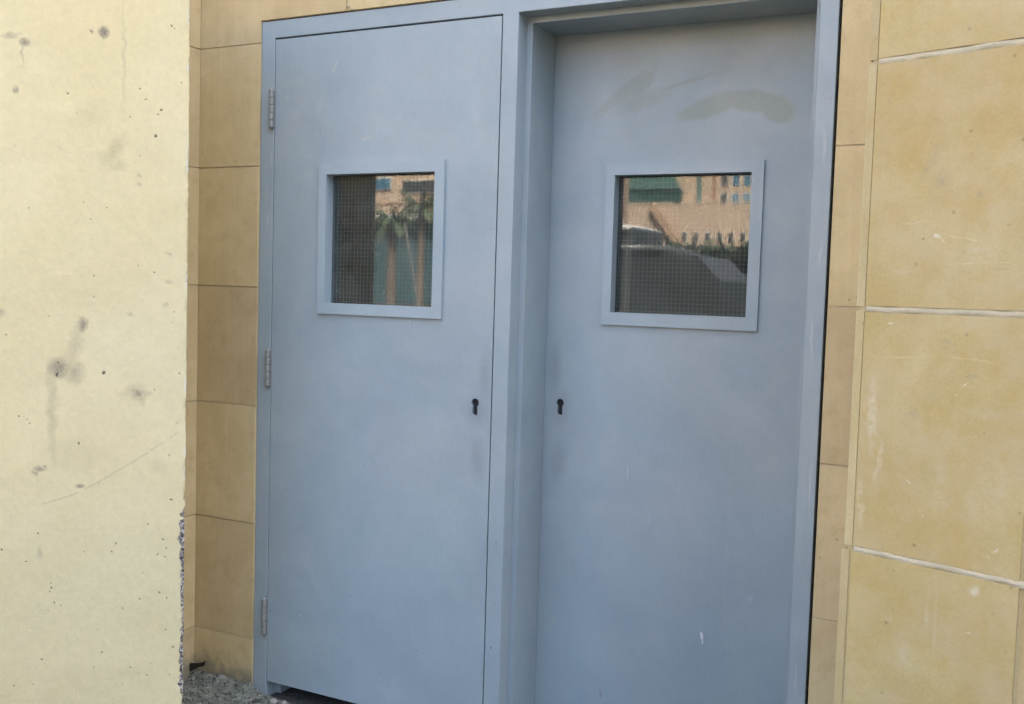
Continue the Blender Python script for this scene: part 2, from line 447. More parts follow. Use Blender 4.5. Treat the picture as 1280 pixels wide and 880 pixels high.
# ------------------------------------------------------------------ ground
k = NT('asphalt')
p = k.pos()
c = k.mix(k.noise(p, 1.2, 6, 0.65), (0.045, 0.043, 0.040), (0.075, 0.070, 0.062))
c = k.hsv(c, val=k.ramp(k.noise(p, 150, 3), 0.3, 0.7, 0.7, 1.3))
ASPHALT = k.done(c, 0.9, k.bump(k.noise(p, 160, 3), 0.5, 0.01))
o = obj('ground', bx(-220, 220, -240, 60, -1.0, -0.025), ASPHALT); struct(o)
k = NT('worn_concrete')
p = k.pos()
c = k.mix(k.noise(p, 4, 6, 0.65), (0.075, 0.074, 0.066), (0.125, 0.12, 0.105))
c = k.hsv(c, val=k.ramp(k.noise(p, 90, 4, 0.7), 0.3, 0.7, 0.6, 1.35))
CONC = k.done(c, 0.9, k.bump(k.noise(p, 80, 4), 0.5, 0.01))
o = obj('pavement', bx(-6, 8, -2.2, 0.60, -0.024, -0.012), CONC); struct(o)

# ------------------------------------------------------------------ the tiled wall round the doors
JZ = [2.104 - 0.385 * i for i in range(6)]             # course joints, top one first
FL, FR, FT = -0.905, 0.855, 2.170                      # outside of the steel frame
wall = thing('tiled_wall', 'beige limestone tiled wall surrounding the steel doors, with thin joints', 'wall', (0, 0.1, 0))
G = 0.0021
def tile(pts, y=-0.004, parent=wall, mat=None, t=0.026):
    return obj('tile', prism(pts, y, y + t), mat or TILE, parent, bevel=0.0058, seg=2)
def rect(x0, x1, z0, z1): return [(x0, z0), (x1, z0), (x1, z1), (x0, z1)]
rows = [(JZ[i + 1], JZ[i]) for i in range(5)] + [(-0.02, JZ[5])]
LX, RX = -1.160, 1.318
for z0, z1 in rows:
    j = random.uniform(-0.0012, 0.0012)
    tile(rect(LX + 0.002, FL - 0.0035, z0 + G, z1 - G), -0.004 + j)
    tile(rect(FR + 0.0080, RX - 0.002, z0 + G, z1 - G), -0.004 - j)
ztop = JZ[0] + 0.385
# course that turns the corner of the frame
tile([(LX + 0.002, JZ[0] + G), (FL - 0.0035, JZ[0] + G), (FL - 0.0035, FT + 0.0045), (-0.581, FT + 0.0045), (-0.581, ztop - G), (LX + 0.002, ztop - G)])
tile(rect(-0.572, -0.10, FT + 0.0045, ztop - G))
tile(rect(-0.097, 0.40, FT + 0.0045, ztop - G), -0.0035)
tile([(0.403, FT + 0.0045), (FR + 0.0080, FT + 0.0045), (FR + 0.0080, JZ[0] + G), (RX - 0.002, JZ[0] + G), (RX - 0.002, ztop - G), (0.403, ztop - G)])
for i in range(2):
    a = ztop + 0.385 * i
    for x0, x1 in ((LX, -0.578), (-0.575, -0.10), (-0.097, 0.40), (0.403, RX)):
        tile(rect(x0 + 0.002, x1 - 0.002, a + G, a + 0.385 - G))
# side of the recess on the left, same courses
for z0, z1 in rows + [(JZ[0], ztop), ]:
    bm = prism([(-0.30, z0 + G), (-0.0046, z0 + G), (-0.0046, z1 - G), (-0.30, z1 - G)], LX - 0.022, LX + 0.001, 'x')
    obj('tile', bm, TILE, wall, bevel=0.0058, seg=2)
# bedding behind the tiles
bm = bmesh.new()
box(bm, LX - 0.4, FL - 0.0018, -0.0014, 0.30, -0.9, FT + 0.002)
box(bm, FR + 0.0078, RX + 0.5, -0.0014, 0.30, -0.9, FT + 0.002)
box(bm, LX - 0.4, RX + 0.5, -0.0008, 0.30, FT + 0.0034, 3.30)
obj('bedding', bm, MORTAR, wall)
bm = bx(LX - 0.35, LX - 0.0022, -0.34, -0.0010, -0.9, 2.488)
obj('bedding', bm, MORTAR, wall)
# mortar left in the upright joint over the left door
bm = bx(-0.5795, -0.5735, -0.0028, 0.01, FT + 0.006, 2.30)
obj('joint_mortar', bm, EDGE_STONE, wall, bevel=0.001)
bm = bmesh.new()
for q in range(9):
    x = -0.585 + 0.004 * q + random.uniform(-.002, .002); z = FT + 0.010 + random.uniform(-.006, .006) + (0.012 - 0.0016 * q)
    bmesh.ops.create_icosphere(bm, subdivisions=1, radius=random.uniform(.002, .0045), matrix=Matrix.Translation((x, -0.004, z)))
obj('mortar_smear', bm, MORTAR, wall)
# the building goes on above and to both sides
bld = thing('door_building', 'plain stone building rising above the tiled doorway', 'building', (0, 3, 0))
bm = bmesh.new()
box(bm, -14, 14, 0.02, 8, 3.302, 12.0)
obj('upper_wall', bm, FACADE, bld)
obj('left_wall', bx(-14, LX - 0.402, 0.02, 0.30, -0.9, 3.30), FACADE, bld)
obj('right_wall', bx(RX + 0.502, 14, 0.02, 0.30, -0.9, 3.30), FACADE, bld)
obj('added_shade_wing', bx(-14, -4.0, -4.5, 0.018, -0.9, 12.0), FACADE, bld)  # unseen wing, added to block sky light from the left
bm = bmesh.new()
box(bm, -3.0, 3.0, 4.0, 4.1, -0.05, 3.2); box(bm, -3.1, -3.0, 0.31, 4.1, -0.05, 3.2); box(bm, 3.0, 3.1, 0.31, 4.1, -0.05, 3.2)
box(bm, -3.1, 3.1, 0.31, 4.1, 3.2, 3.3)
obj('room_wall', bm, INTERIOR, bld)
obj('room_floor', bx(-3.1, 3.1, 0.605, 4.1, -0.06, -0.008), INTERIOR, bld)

# ------------------------------------------------------------------ steel door frame
fr = thing('door_frame', 'blue-grey steel frame holding both doors, with a wide middle post', 'door frame', (0, 0.1, 0))
D = 0.262
def fpart(name, bm, parent=fr, bev=0.0016): return obj(name, bm, FRAME_PAINT, parent, bevel=bev, seg=2)
FI = [-0.853, -0.049, 0.0, 0.811]
HZ = 2.1165
comb = prism([(FL, -0.008), (FI[0], -0.008), (FI[0], HZ), (FI[1], HZ), (FI[1], -0.008), (FI[2], -0.008), (FI[2], HZ), (FI[3], HZ), (FI[3], -0.008), (FR, -0.008), (FR, FT), (FL, FT)], 0, D)
bmesh.ops.recalc_face_normals(comb, faces=comb.faces)
es = [e for e in comb.edges if e.is_manifold and e.calc_face_angle(0) > 0.5]
bmesh.ops.bevel(comb, geom=es, offset=0.0018, segments=2, affect='EDGES', profile=0.6)
def member(name, cuts):
    bm = comb.copy()
    for co, no in cuts:
        bmesh.ops.bisect_plane(bm, geom=bm.verts[:] + bm.edges[:] + bm.faces[:], plane_co=co, plane_no=no, clear_outer=True)
    return obj(name, bm, FRAME_PAINT, fr)
UPC, MID = ((0, 0, HZ - 0.004), (0, 0, 1)), (FI[1] + FI[0]) / 2
jl = member('jamb', [UPC, ((MID, 0, 0), (1, 0, 0))])
mu = member('mullion', [UPC, ((MID, 0, 0), (-1, 0, 0)), ((0.4, 0, 0), (1, 0, 0))])
jr = member('jamb', [UPC, ((0.4, 0, 0), (-1, 0, 0))])
hd = member('header', [((0, 0, HZ - 0.004), (0, 0, -1))])
comb.free()
# stops: behind the left door, and the deep stop that the right door closes against
fpart('stop', bx(-0.8528, -0.834, 0.052, 0.20, -0.006, 2.098), jl, 0.001)
fpart('stop', bx(-0.068, -0.0492, 0.052, 0.20, -0.006, 2.098), mu, 0.001)
fpart('stop', bx(-0.8526, -0.0494, 0.0525, 0.20, 2.0985, 2.1168), hd, 0.001)
fpart('stop', bx(0.0002, 0.018, 0.055, 0.212, -0.006, 2.098), mu, 0.0014)
fpart('stop', bx(0.793, 0.8108, 0.055, 0.212, -0.006, 2.098), jr, 0.0014)
fpart('stop', bx(0.0004, 0.8106, 0.0555, 0.212, 2.0985, 2.1168), hd, 0.0014)

# ------------------------------------------------------------------ doors
def keyhole_pts(x, z, k_=1.0):
    n = 20; r = 0.0122 * k_; hw = 0.0074 * k_; zb = -0.031
    pts = []
    a0 = math.asin(hw / r)
    for i in range(n + 1):
        a = -math.pi / 2 + a0 + (2 * math.pi - 2 * a0) * i / n
        pts.append((x + r * math.cos(a), z + 0.008 + r * math.sin(a)))
    for i in range(9):
        a = math.pi + math.pi * i / 8
        pts.append((x + hw * 1.15 * math.cos(a), z + zb + 0.010 + hw * 1.15 * math.sin(a)))
    return pts

def keyhole_cut(o, x, z, y0, y1):
    bm = prism(keyhole_pts(x, z), y0, y1)
    bmesh.ops.recalc_face_normals(bm, faces=bm.faces)
    me = bpy.data.meshes.new('cut'); bm.to_mesh(me); bm.free()
    c = bpy.data.objects.new('cut', me); C.objects.link(c)
    md = o.modifiers.new('b', 'BOOLEAN'); md.operation = 'DIFFERENCE'; md.object = c; md.solver = 'EXACT'
    bpy.context.view_layer.update()
    dg = bpy.context.evaluated_depsgraph_get()
    new = bpy.data.meshes.new_from_object(o.evaluated_get(dg))
    o.modifiers.clear(); o.data = new
    bpy.data.objects.remove(c); bpy.data.meshes.remove(me)

def make_door(t, x0, x1, z0, z1, y, win, op, key, paint, glass):
    th = 0.044
    hole = (op[0] - 0.004, op[1] + 0.004, op[2] - 0.004, op[3] + 0.004)
    pan = obj('door_panel', ring_plate((x0, x1, z0, z1), hole, y, y + th), paint, t, bevel=0.0012)
    bpy.context.view_layer.update()
    keyhole_cut(pan, key[0], key[1], y - 0.05, y + 0.035)
    # vision panel frame: a flat flange on the door face and a liner through the hole
    vf = obj('window_frame', ring_plate(win, op, y - 0.0090, y - 0.0006), TRIM_PAINT, t, bevel=0.0024, seg=3)
    b2 = ring_plate((op[0] - 0.0035, op[1] + 0.0035, op[2] - 0.0035, op[3] + 0.0035), op, y + 0.0002, y + 0.0275)
    obj('glazing_liner', b2, TRIM_PAINT, vf)
    yg = y + 0.030
    obj('glass_pane', bx(op[0] - 0.0034, op[1] + 0.0034, yg - 0.0022, yg + 0.0038, op[2] - 0.0034, op[3] + 0.0034), glass, vf)
    me = bmesh.new()
    pitch = 0.0127; hw = 0.00022
    x = op[0] + 0.005
    while x < op[1]:
        box(me, x - hw, x + hw, yg + 0.0006, yg + 0.0012, op[2] - 0.003, op[3] + 0.003); x += pitch
    z = op[2] + 0.006
    while z < op[3]:
        box(me, op[0] - 0.003, op[1] + 0.003, yg + 0.0002, yg + 0.0007, z - hw, z + hw); z += pitch
    wm = obj('wire_mesh', me, WIRE, vf); wm['kind'] = 'stuff'
    bm = prism(keyhole_pts(key[0], key[1], 0.985), y + 0.010, y + 0.0348)
    lc = obj('lock_cylinder', bm, DARK, t)
    return pan

t = thing('steel_door', 'flush blue-grey steel door on the left with three hinges', 'door', (-0.45, 0.02, 0.05), 'steel doors of the doorway')
make_door(t, -0.850, -0.0525, 0.050, 2.1115, 0.0012, (-0.668, -0.221, 1.259, 1.7195), (-0.640, -0.2535, 1.2925, 1.686), (-0.104, 1.0148), DOOR1,
          glass_mat('left_glass', [(-0.62, 1.33, 0.002, 0.002, 0), (-0.60, 1.40, 0.0016, 0.0016, 0)]))
for zc in (1.8955, 1.0765, 0.2655):
    h = obj('hinge', bx(-0.8525, -0.8485, -0.0030, 0.006, zc - 0.0570, zc + 0.0570), HINGE, t)
    for i in range(5):
        a = zc - 0.0570 + i * 0.0230
        bm = cyl(bmesh.new(), (-0.8575, -0.0085, a + 0.0004), (-0.8575, -0.0085, a + 0.0222), 0.0080, seg=16)
        obj('knuckle', bm, HINGE, h, smooth=False, bevel=0.0006)
    bm = bmesh.new()
    cyl(bm, (-0.8575, -0.0085, zc + 0.0580), (-0.8575, -0.0085, zc + 0.0625), 0.0072, 0.004, 14)
    cyl(bm, (-0.8575, -0.0085, zc - 0.0625), (-0.8575, -0.0085, zc - 0.0575), 0.004, 0.0072, 14)
    obj('hinge_pin', bm, HINGE, h)
t = thing('steel_door', 'recessed blue-grey steel door on the right with pale smears above its window', 'door', (0.4, 0.235, 0.05), 'steel doors of the doorway')
make_door(t, 0.003, 0.808, 0.010, 2.1125, 0.2150, (0.1935, 0.647, 1.2575, 1.719), (0.221, 0.6145, 1.294, 1.688), (0.069, 1.009), DOOR2,
          glass_mat('right_glass', [(0.466, 1.628, 0.0024, 0.0024, 0), (0.458, 1.60, 0.002, 0.0016, 0), (0.472, 1.606, 0.0016, 0.002, 0), (0.466, 1.588, 0.0022, 0.0018, 0), (0.43, 1.545, 0.001, 0.003, 0)]))

# ------------------------------------------------------------------ stone pier on the right, turned towards the camera
pier = thing('stone_pier', 'yellowish limestone block pier in the right foreground with thick white mortar joints', 'pier', tuple(PIER_C))
MP = Matrix(((PIER_T.x, PIER_N.x, 0, PIER_C.x), (PIER_T.y, PIER_N.y, 0, PIER_C.y), (0, 0, 1, 0), (0, 0, 0, 1)))
pj = [2.109 + 0.385 - 0.385 * i for i in range(7)]
prow = [(pj[i + 1], pj[i]) for i in range(6)] + [(-0.02, pj[6])]
for r_, (z0, z1) in enumerate(prow):
    sh = 0.0 if z1 > 0.96 else -0.004
    obj('edge_stone', bx(sh, sh + 0.0135, 0.0015, 0.36, z0 + 0.0035, z1 - 0.0035), EDGE_STONE, pier, bevel=0.0045, seg=3, M=MP)
    xs = [0.0155 + sh * 0.4, 0.270, 0.655, 1.04]
    for a, b in zip(xs[:-1], xs[1:]):
        if a > 0.1: a += 0.004
        d = random.uniform(-0.0008, 0.0008)
        obj('block', bx(a, b - 0.003, d, 0.028, z0 + 0.0050, z1 - 0.0050), PIER_STONE, pier, bevel=0.0042, seg=3, M=MP)
    # the pale bed joint under this course, a raised bead of mortar
    n = 60
    P = np.zeros((n, 7, 3))
    s = np.linspace(0.017, 1.03, n)
    wv = 0.0008 * np.sin(s * 70 + r_) + rng.normal(0, 0.0006, n)
    for q, (yy, zz) in enumerate(((0.012, 0.0066), (0.0030, 0.0062), (0.0010, 0.0040), (0.0002, 0.0), (0.0006, -0.0044), (0.0022, -0.0066), (0.012, -0.0070))):
        P[:, q] = np.array(PIER_C) + s[:, None] * np.array(PIER_T) + (yy + rng.normal(0, 0.0003, n))[:, None] * np.array(PIER_N)
        P[:, q, 2] = z0 + zz + wv
    me = grid_mesh('bed_joint', P)
    link_mesh('bed_joint', me, WHITE_MORTAR, pier, smooth=True)
bm = bx(0.006, 1.04, 0.0030, 0.36, -0.9, 2.488)
obj('core', bm, EDGE_STONE, pier, M=MP)
obj('coping', bx(-0.004, 1.05, -0.004, 0.37, 2.490, 2.56), FACADE, pier, M=MP)

# ------------------------------------------------------------------ plaster pier on the left with its broken arris
PC = np.array([-0.7935, -0.4235, 0.0])
E1 = np.array([-math.sqrt(.5), -math.sqrt(.5), 0]); N1 = np.array([math.sqrt(.5), -math.sqrt(.5), 0])
E2 = np.array([-0.9, 0.436, 0]); E2 /= np.linalg.norm(E2); N2 = np.array([0.436, 0.9, 0]); N2 /= np.linalg.norm(N2)
pp = thing('plaster_pier', 'cream painted plaster pier in the left foreground with chipped right edge and grey stains', 'pier', tuple(PC))
u = np.concatenate([np.linspace(-0.38, -0.05, 12), np.linspace(-0.046, -0.006, 12), np.arange(-0.0045, 0.5301, 0.002), np.linspace(0.545, 1.5, 30)])
z = np.concatenate([np.linspace(-0.03, 0.11, 24), np.arange(0.114, 2.17, 0.0022), np.linspace(2.175, 2.2, 3)])
U, Z = np.meshgrid(u, z)
ss = np.maximum(U, 0)
base = PC + np.where(U[..., None] >= 0, U[..., None] * E1, -U[..., None] * E2)
base[..., 2] = Z
# rounded arris
rr = 0.004
near = np.exp(-(U / 0.005) ** 2)
bis = -(N1 + N2) / np.linalg.norm(N1 + N2)
# chips: strong below z=0.7, scattered above
n1 = vnoise(Z * 44 + 3, U * 44 + 9, 11, 4, 0.6)
n2 = vnoise(Z * 16 + 31, U * 9 + 2, 12, 3)
n3 = vnoise(Z * 190 + 7, U * 190 + 1, 13, 3, 0.6)
env = 0.0085 * np.clip((0.705 - Z) / 0.03, 0, 1) * (0.50 + 0.9 * n2)
env = np.maximum(env, 0.0052 * np.clip((n2 - 0.50) / 0.1, 0, 1))
for zc, zw, dep in ((0.688, 0.018, 0.013), (0.660, 0.018, 0.020), (0.62, 0.03, 0.021), (0.585, 0.03, 0.016), (1.63, 0.02, 0.006), (1.56, 0.02, 0.007), (0.99, 0.012, 0.004),
                    (2.03, 0.03, 0.007), (1.93, 0.02, 0.006), (0.30, 0.03, 0.013), (0.20, 0.03, 0.015), (0.24, 0.02, 0.012), (0.36, 0.02, 0.012)):
    env = np.maximum(env, dep * np.exp(-((Z - zc) / zw) ** 2))
dist = np.abs(U) + (n1 - 0.5) * 0.022
chip = np.clip((env - dist) / 0.0022 + 0.5, 0, 1) * (env > 0.0015)
broken = chip * np.clip((0.76 - Z) / 0.04, 0, 1)             # broken through to the aggregate
depth = chip * (0.0010 + 0.0048 * n3 * n3 * np.clip((0.8 - Z) / 0.05, 0.2, 1)) + near * 0.0010
wave = (vnoise(Z * 5, U * 5, 21, 3) - 0.5) * 0.005 + (vnoise(Z * 26, U * 26, 22, 3) - 0.5) * 0.0012 + (vnoise(Z * 140, U * 140, 23, 2) - 0.5) * 0.00045
ed = (vnoise(Z * 45 + 50, Z * 0 + 3.3, 24, 4, 0.6) - 0.5) * 0.0034
# stains and pits
stain = np.zeros_like(U); pit = np.zeros_like(U); olive = np.zeros_like(U)
warpu = (vnoise(Z * 60, U * 60, 31, 3) - 0.5) * 0.018; warpz = (vnoise(Z * 60, U * 60, 32, 3) - 0.5) * 0.018
def ell(uc, zc, ru, rz, ang=0, soft=0.6, wp=1.0):
    a = R(ang); du = U + warpu * wp - uc; dz = Z + warpz * wp - zc
    e = np.hypot((du * math.cos(a) + dz * math.sin(a)) / ru, (-du * math.sin(a) + dz * math.cos(a)) / rz)
    return np.clip((1.25 - e) / (1.25 - soft), 0, 1) ** 0.8
def add(arr, val): np.maximum(arr, val, out=arr)
add(stain, 0.80 * ell(0.272, 1.220, 0.015, 0.022, 10, 0.2)); add(stain, 0.75 * ell(0.327, 1.104, 0.030, 0.028, 0, 0.35)); add(stain, 0.55 * ell(0.288, 1.090, 0.026, 0.030, 0, 0.1))
add(stain, 0.35 * ell(0.290, 1.160, 0.018, 0.070, 8, 0.0)); add(stain, 0.35 * ell(0.346, 0.985, 0.013, 0.130, -2, 0.0)); add(stain, 0.35 * ell(0.340, 1.03, 0.010, 0.05, -3, 0.0))
add(stain, 0.80 * ell(0.129, 1.038, 0.014, 0.014, 0, 0.1, 1.5)); add(stain, 0.45 * ell(0.129, 1.038, 0.030, 0.026, 0, 0.0, 2.2))
add(stain, 0.75 * ell(0.374, 0.832, 0.018, 0.009, 10, 0.2)); add(stain, 0.6 * ell(0.385, 0.820, 0.01, 0.006, 40, 0.2))
add(stain, 0.95 * ell(0.220, 2.005, 0.013, 0.015, 0, 0.5, 0.4)); add(stain, 0.7 * ell(0.247, 2.004, 0.006, 0.006, 0, 0.3)); add(stain, 0.8 * ell(0.412, 1.958, 0.013, 0.011, 0, 0.3, 0.5))
add(stain, 0.45 * ell(0.445, 1.972, 0.03, 0.006, -20, 0.0)); add(stain, 0.8 * ell(0.433, 1.834, 0.008, 0.009, 0, 0.2)); add(stain, 0.5 * ell(0.418, 1.93, 0.003, 0.03, 0, 0.0))
add(stain, 0.8 * ell(0.275, 0.781, 0.012, 0.0055, 0, 0.4, 0.4)); add(stain, 0.4 * ell(0.375, 0.60, 0.009, 0.02, 0, 0)); add(stain, 0.5 * ell(0.075, 0.83, 0.02, 0.02, 0, 0) * 0.4)
add(stain, 0.25 * ell(0.170, 1.95, 0.004, 0.16, 0, 0)); add(stain, 0.5 * ell(0.051, 1.42, 0.012, 0.006, 20, 0)); add(stain, 0.5 * ell(0.052, 1.345, 0.01, 0.006, 10, 0)); add(stain, 0.4 * ell(0.058, 1.28, 0.008, 0.006, 0, 0))
add(stain, 0.5 * ell(0.13, 1.63, 0.008, 0.006, 0, 0)); add(stain, 0.5 * ell(0.128, 1.605, 0.008, 0.005, 0, 0)); add(stain, 0.4 * ell(0.147, 1.255, 0.01, 0.005, 10, 0)); add(stain, 0.6 * ell(0.47, 1.25, 0.012, 0.012, 0, 0))
add(olive, 0.75 * ell(0.196, 1.690, 0.022, 0.055, 32, 0.0)); add(olive, 0.6 * ell(0.183, 1.655, 0.028, 0.014, -30, 0.0)); add(olive, 0.35 * ell(0.25, 1.78, 0.06, 0.03, -40, 0.0)); add(olive, 0.3 * ell(0.30, 0.86, 0.07, 0.05, 0, 0.0))
# a long faint scratch
sl = np.abs((Z - 0.735) - (0.365 - U) * 0.30 - 0.45 * np.clip(0.30 - U, 0, 1) ** 1.3)
add(stain, 0.55 * np.clip(1 - sl / 0.0022, 0, 1) * (U > 0.02) * (U < 0.37) * (vnoise(Z * 40, U * 40, 41, 2) > 0.35))
pl = [(0.308, 1.835, 3.2), (0.129, 1.866, 2.6), (0.113, 1.837, 2.6), (0.047, 2.041, 3.4), (0.041, 2.034, 2.2), (0.072, 1.811, 3.0), (0.080, 1.80, 2.2), (0.086, 1.74, 4.6), (0.217, 1.091, 5.5), (0.330, 1.118, 3.0), (0.333, 1.086, 4.6),
      (0.427, 0.973, 2.8), (0.279, 0.898, 3.4), (0.362, 0.838, 2.6), (0.400, 0.955, 2.0), (0.467, 0.615, 3.4), (0.38, 0.655, 2.6), (0.346, 0.502, 3.0), (0.352, 0.492, 2.6), (0.349, 0.515, 1.8), (0.195, 0.593, 2.8),
      (0.182, 0.617, 2.8), (0.073, 0.579, 2.8), (0.041, 0.733, 3.8), (0.100, 0.665, 2.4), (0.37, 0.303, 2.8), (0.439, 0.238, 2.6), (0.218, 0.312, 2.6), (0.165, 0.43, 2.2), (0.34, 0.46, 2.4), (0.325, 0.452, 2.0),
      (0.355, 0.44, 2.0), (0.06, 0.62, 2.6), (0.05, 0.595, 2.4), (0.055, 0.57, 2.4), (0.068, 0.47, 2.8), (0.05, 0.452, 3.2), (0.12, 0.455, 2.0), (0.145, 0.262, 2.4), (0.1, 0.235, 2.6), (0.24, 0.27, 2.2),
      (0.05, 0.36, 2.6), (0.03, 0.31, 3.0), (0.02, 1.09, 2.4), (0.022, 1.89, 2.2), (0.045, 0.86, 2.6), (0.27, 1.55, 1.8), (0.21, 1.54, 2.0), (0.087, 1.37, 2.4), (0.128, 1.385, 2.0), (0.085, 1.045, 1.8), (0.243, 1.355, 2.2), (0.128, 1.685, 1.8), (0.075, 1.81, 2)]
for _ in range(40):
    zz = 0.15 + 2.0 * random.random() ** 1.5
    pl.append((random.uniform(0.012, 0.46), zz, random.uniform(0.8, 2.0)))
for uc, zc, r_ in pl:
    r_ *= 0.00078
    i0, i1 = np.searchsorted(z, (zc - r_ * 4, zc + r_ * 4)); j0, j1 = np.searchsorted(u, (uc - r_ * 4, uc + r_ * 4))
    s_ = np.s_[i0:i1 + 1, j0:j1 + 1]
    an = random.uniform(0, 3.14); el_ = random.uniform(0.65, 1.5)
    du = (U[s_] - uc + warpu[s_] * 0.35); dz = (Z[s_] - zc + warpz[s_] * 0.35)
    e = np.hypot((du * math.cos(an) + dz * math.sin(an)) / (r_ * el_), (-du * math.sin(an) + dz * math.cos(an)) * el_ / r_)
    pit[s_] = np.maximum(pit[s_], np.clip((1.35 - e) / 0.6, 0, 1))
front = (U >= -0.002)
disp = wave - pit * 0.0012
P = base + disp[..., None] * np.where(front[..., None], N1, N2) + depth[..., None] * bis * 1.25 + (near * ed)[..., None] * (-E1)
# speckle that marks aggregate in the broken edge
flake = np.clip((vnoise(Z * 30 + 8, U * 40, 51, 3) - 0.60) / 0.06, 0, 1) * np.exp(-(U / 0.006) ** 2) * (1 - broken)
k = NT('cream_plaster')
p = k.pos()
def attr(nm):
    a = k.n('Attribute', attribute_name=nm)
    return a.outputs['Fac']
big = k.noise(p, 2.2, 5, 0.6)
col = k.mix(k.ramp(big, 0.3, 0.7), (0.71, 0.590, 0.322), (0.745, 0.635, 0.37))
col = k.hsv(col, val=k.ramp(k.noise(p, 55, 5, 0.7), 0.3, 0.7, 0.965, 1.03))
col = k.mix(k.math('MULTIPLY', k.ramp(k.noise(p, 13, 5, 0.7), 0.58, 0.78), 0.25), col, (0.54, 0.46, 0.26))
fn = k.ramp(k.noise(p, 150, 4, 0.7), 0.25, 0.6, 0.55, 1.0)
col = k.mix(k.math('MULTIPLY', k.math('MULTIPLY', attr('olive'), fn), 0.7), col, (0.42, 0.35, 0.18))
col = k.mix(k.math('MULTIPLY', attr('stain'), fn), col, (0.215, 0.175, 0.135))
col = k.mix(k.math('MULTIPLY', attr('flake'), 0.8), col, (0.74, 0.71, 0.60))
agg = k.n('TexVoronoi'); k.l(p, agg.inputs['Vector']); agg.inputs['Scale'].default_value = 170
sp = k.ramp(k.noise(p, 120, 4, 0.75), 0.44, 0.56)
ac = k.mix(sp, (0.055, 0.045, 0.040), (0.66, 0.60, 0.50))
ac = k.mix(k.ramp(k.noise(p, 60, 3), 0.50, 0.65), ac, (0.22, 0.19, 0.17))
col = k.mix(attr('broken'), col, ac)
col = k.mix(k.math('MULTIPLY', attr('pit'), 0.9), col, (0.06, 0.05, 0.04))
nrm = k.bump(k.noise(p, 260, 4, 0.65), 0.30, 0.0025, k.bump(k.noise(k.scaled(p, (18, 18, 9)), 1.0, 4, 0.6), 0.35, 0.006))
PLASTER = k.done(col, 0.78, nrm, spec=0.3)
me = grid_mesh('plaster_coat', P, {'stain': stain, 'pit': pit, 'broken': broken, 'olive': olive, 'flake': flake})
link_mesh('plaster_coat', me, PLASTER, pp, smooth=True)
# masonry behind the coat
q0 = PC + bis * 0.035
pts = [q0, PC + E2 * 0.375 - N2 * 0.02, np.array([-2.4, -0.24, 0]), np.array([-2.4, -1.60, 0]), PC + E1 * 1.49 - N1 * 0.02]
obj('core', prism([(a[0], a[1]) for a in pts], -0.02, 2.195, 'z'), CONC, pp)

# ------------------------------------------------------------------ mortar spill and rubble at the foot of the wall
gx, gy = np.meshgrid(np.arange(-1.155, -0.30, 0.006), np.arange(-0.62, 0.0, 0.006))
hh = 0.032 * np.exp(-((gy + 0.0) / 0.030) ** 2) * np.clip((-0.80 - gx) / 0.12, 0.0, 1) + 0.020 * np.clip((-0.45 - gx) / 0.3, 0, 1) * 0.5
hh = hh * (0.70 + 0.6 * vnoise(gx * 22, gy * 22, 61, 4, 0.6)) + (vnoise(gx * 70, gy * 70, 62, 4, 0.7) - 0.5) * 0.014 * np.clip((-0.6 - gx) / 0.2, 0.2, 1)
hh = np.where(gy > -0.012, hh * 0.96, hh) - 0.010
P = np.stack([gx, gy - 0.0045, hh], -1)
k = NT('crumbled_mortar')
p = k.pos()
c = k.mix(k.ramp(k.noise(p, 26, 5, 0.7), 0.35, 0.68), (0.125, 0.138, 0.112), (0.26, 0.265, 0.215))
c = k.mix(k.ramp(k.noise(p, 75, 4, 0.7), 0.52, 0.64), c, (0.045, 0.046, 0.040))
RUBBLE = k.done(c, 0.95, k.bump(k.noise(p, 120, 4, 0.7), 0.7, 0.01))
me = grid_mesh('mortar_spill', P)
o = link_mesh('mortar_spill', me, RUBBLE, None, smooth=True)
o['kind'] = 'stuff'; tag(o, 'grey crumbled mortar spilled along the foot of the tiled wall', 'rubble')
bm = bmesh.new()
for _ in range(420):
    x = random.uniform(-1.15, -0.72); y = -0.006 - abs(random.gauss(0, 0.16)); r_ = random.uniform(0.0018, 0.0065)
    ix = min(max(int((x + 1.155) / 0.006), 0), gx.shape[1] - 1); iy = min(max(int((y + 0.62) / 0.006), 0), gx.shape[0] - 1)
    m_ = Matrix.Translation((x, y - 0.004, hh[iy, ix] + r_ * 0.4)) @ Matrix.Rotation(random.uniform(0, 6), 4, Vector((random.random(), random.random(), 1))) @ Matrix.Diagonal((random.uniform(.7, 1.6), 1, random.uniform(.5, .9), 1))
    bmesh.ops.create_icosphere(bm, subdivisions=1, radius=r_, matrix=m_)
o = obj('grit', bm, RUBBLE); o['kind'] = 'stuff'
tag(o, 'loose grit and mortar crumbs scattered below the left frame post', 'grit')
PEB = simple('pale_pebble', (0.33, 0.31, 0.26), 0.85, var=0.2, scale=60, bump=0.4)
def pebble(x, y, z, r, label, mat):
    bm = bmesh.new()
    bmesh.ops.create_icosphere(bm, subdivisions=3, radius=r)
    sx, sy, sz = random.uniform(.9, 1.4), random.uniform(.8, 1.2), random.uniform(.6, .8)
    for v in bm.verts:
        f = 1 + 0.35 * (random.Random(int((v.co.x * 7 + v.co.y * 13 + v.co.z * 5) / r * 1.3)).random() - .5)
        v.co = Vector((v.co.x * sx * f, v.co.y * sy * f, v.co.z * sz * f))
    o = obj('pebble', bm, mat, smooth=True, M=Matrix.Translation((x, y, z)))
    return tag(o, label, 'pebble', 'pebbles by the door sill')
pebble(-0.795, -0.030, 0.004, 0.0125, 'pale rounded pebble nearest the hinge-side frame post', PEB)
pebble(-0.760, -0.020, 0.003, 0.009, 'smaller pale pebble under the left door edge', PEB)
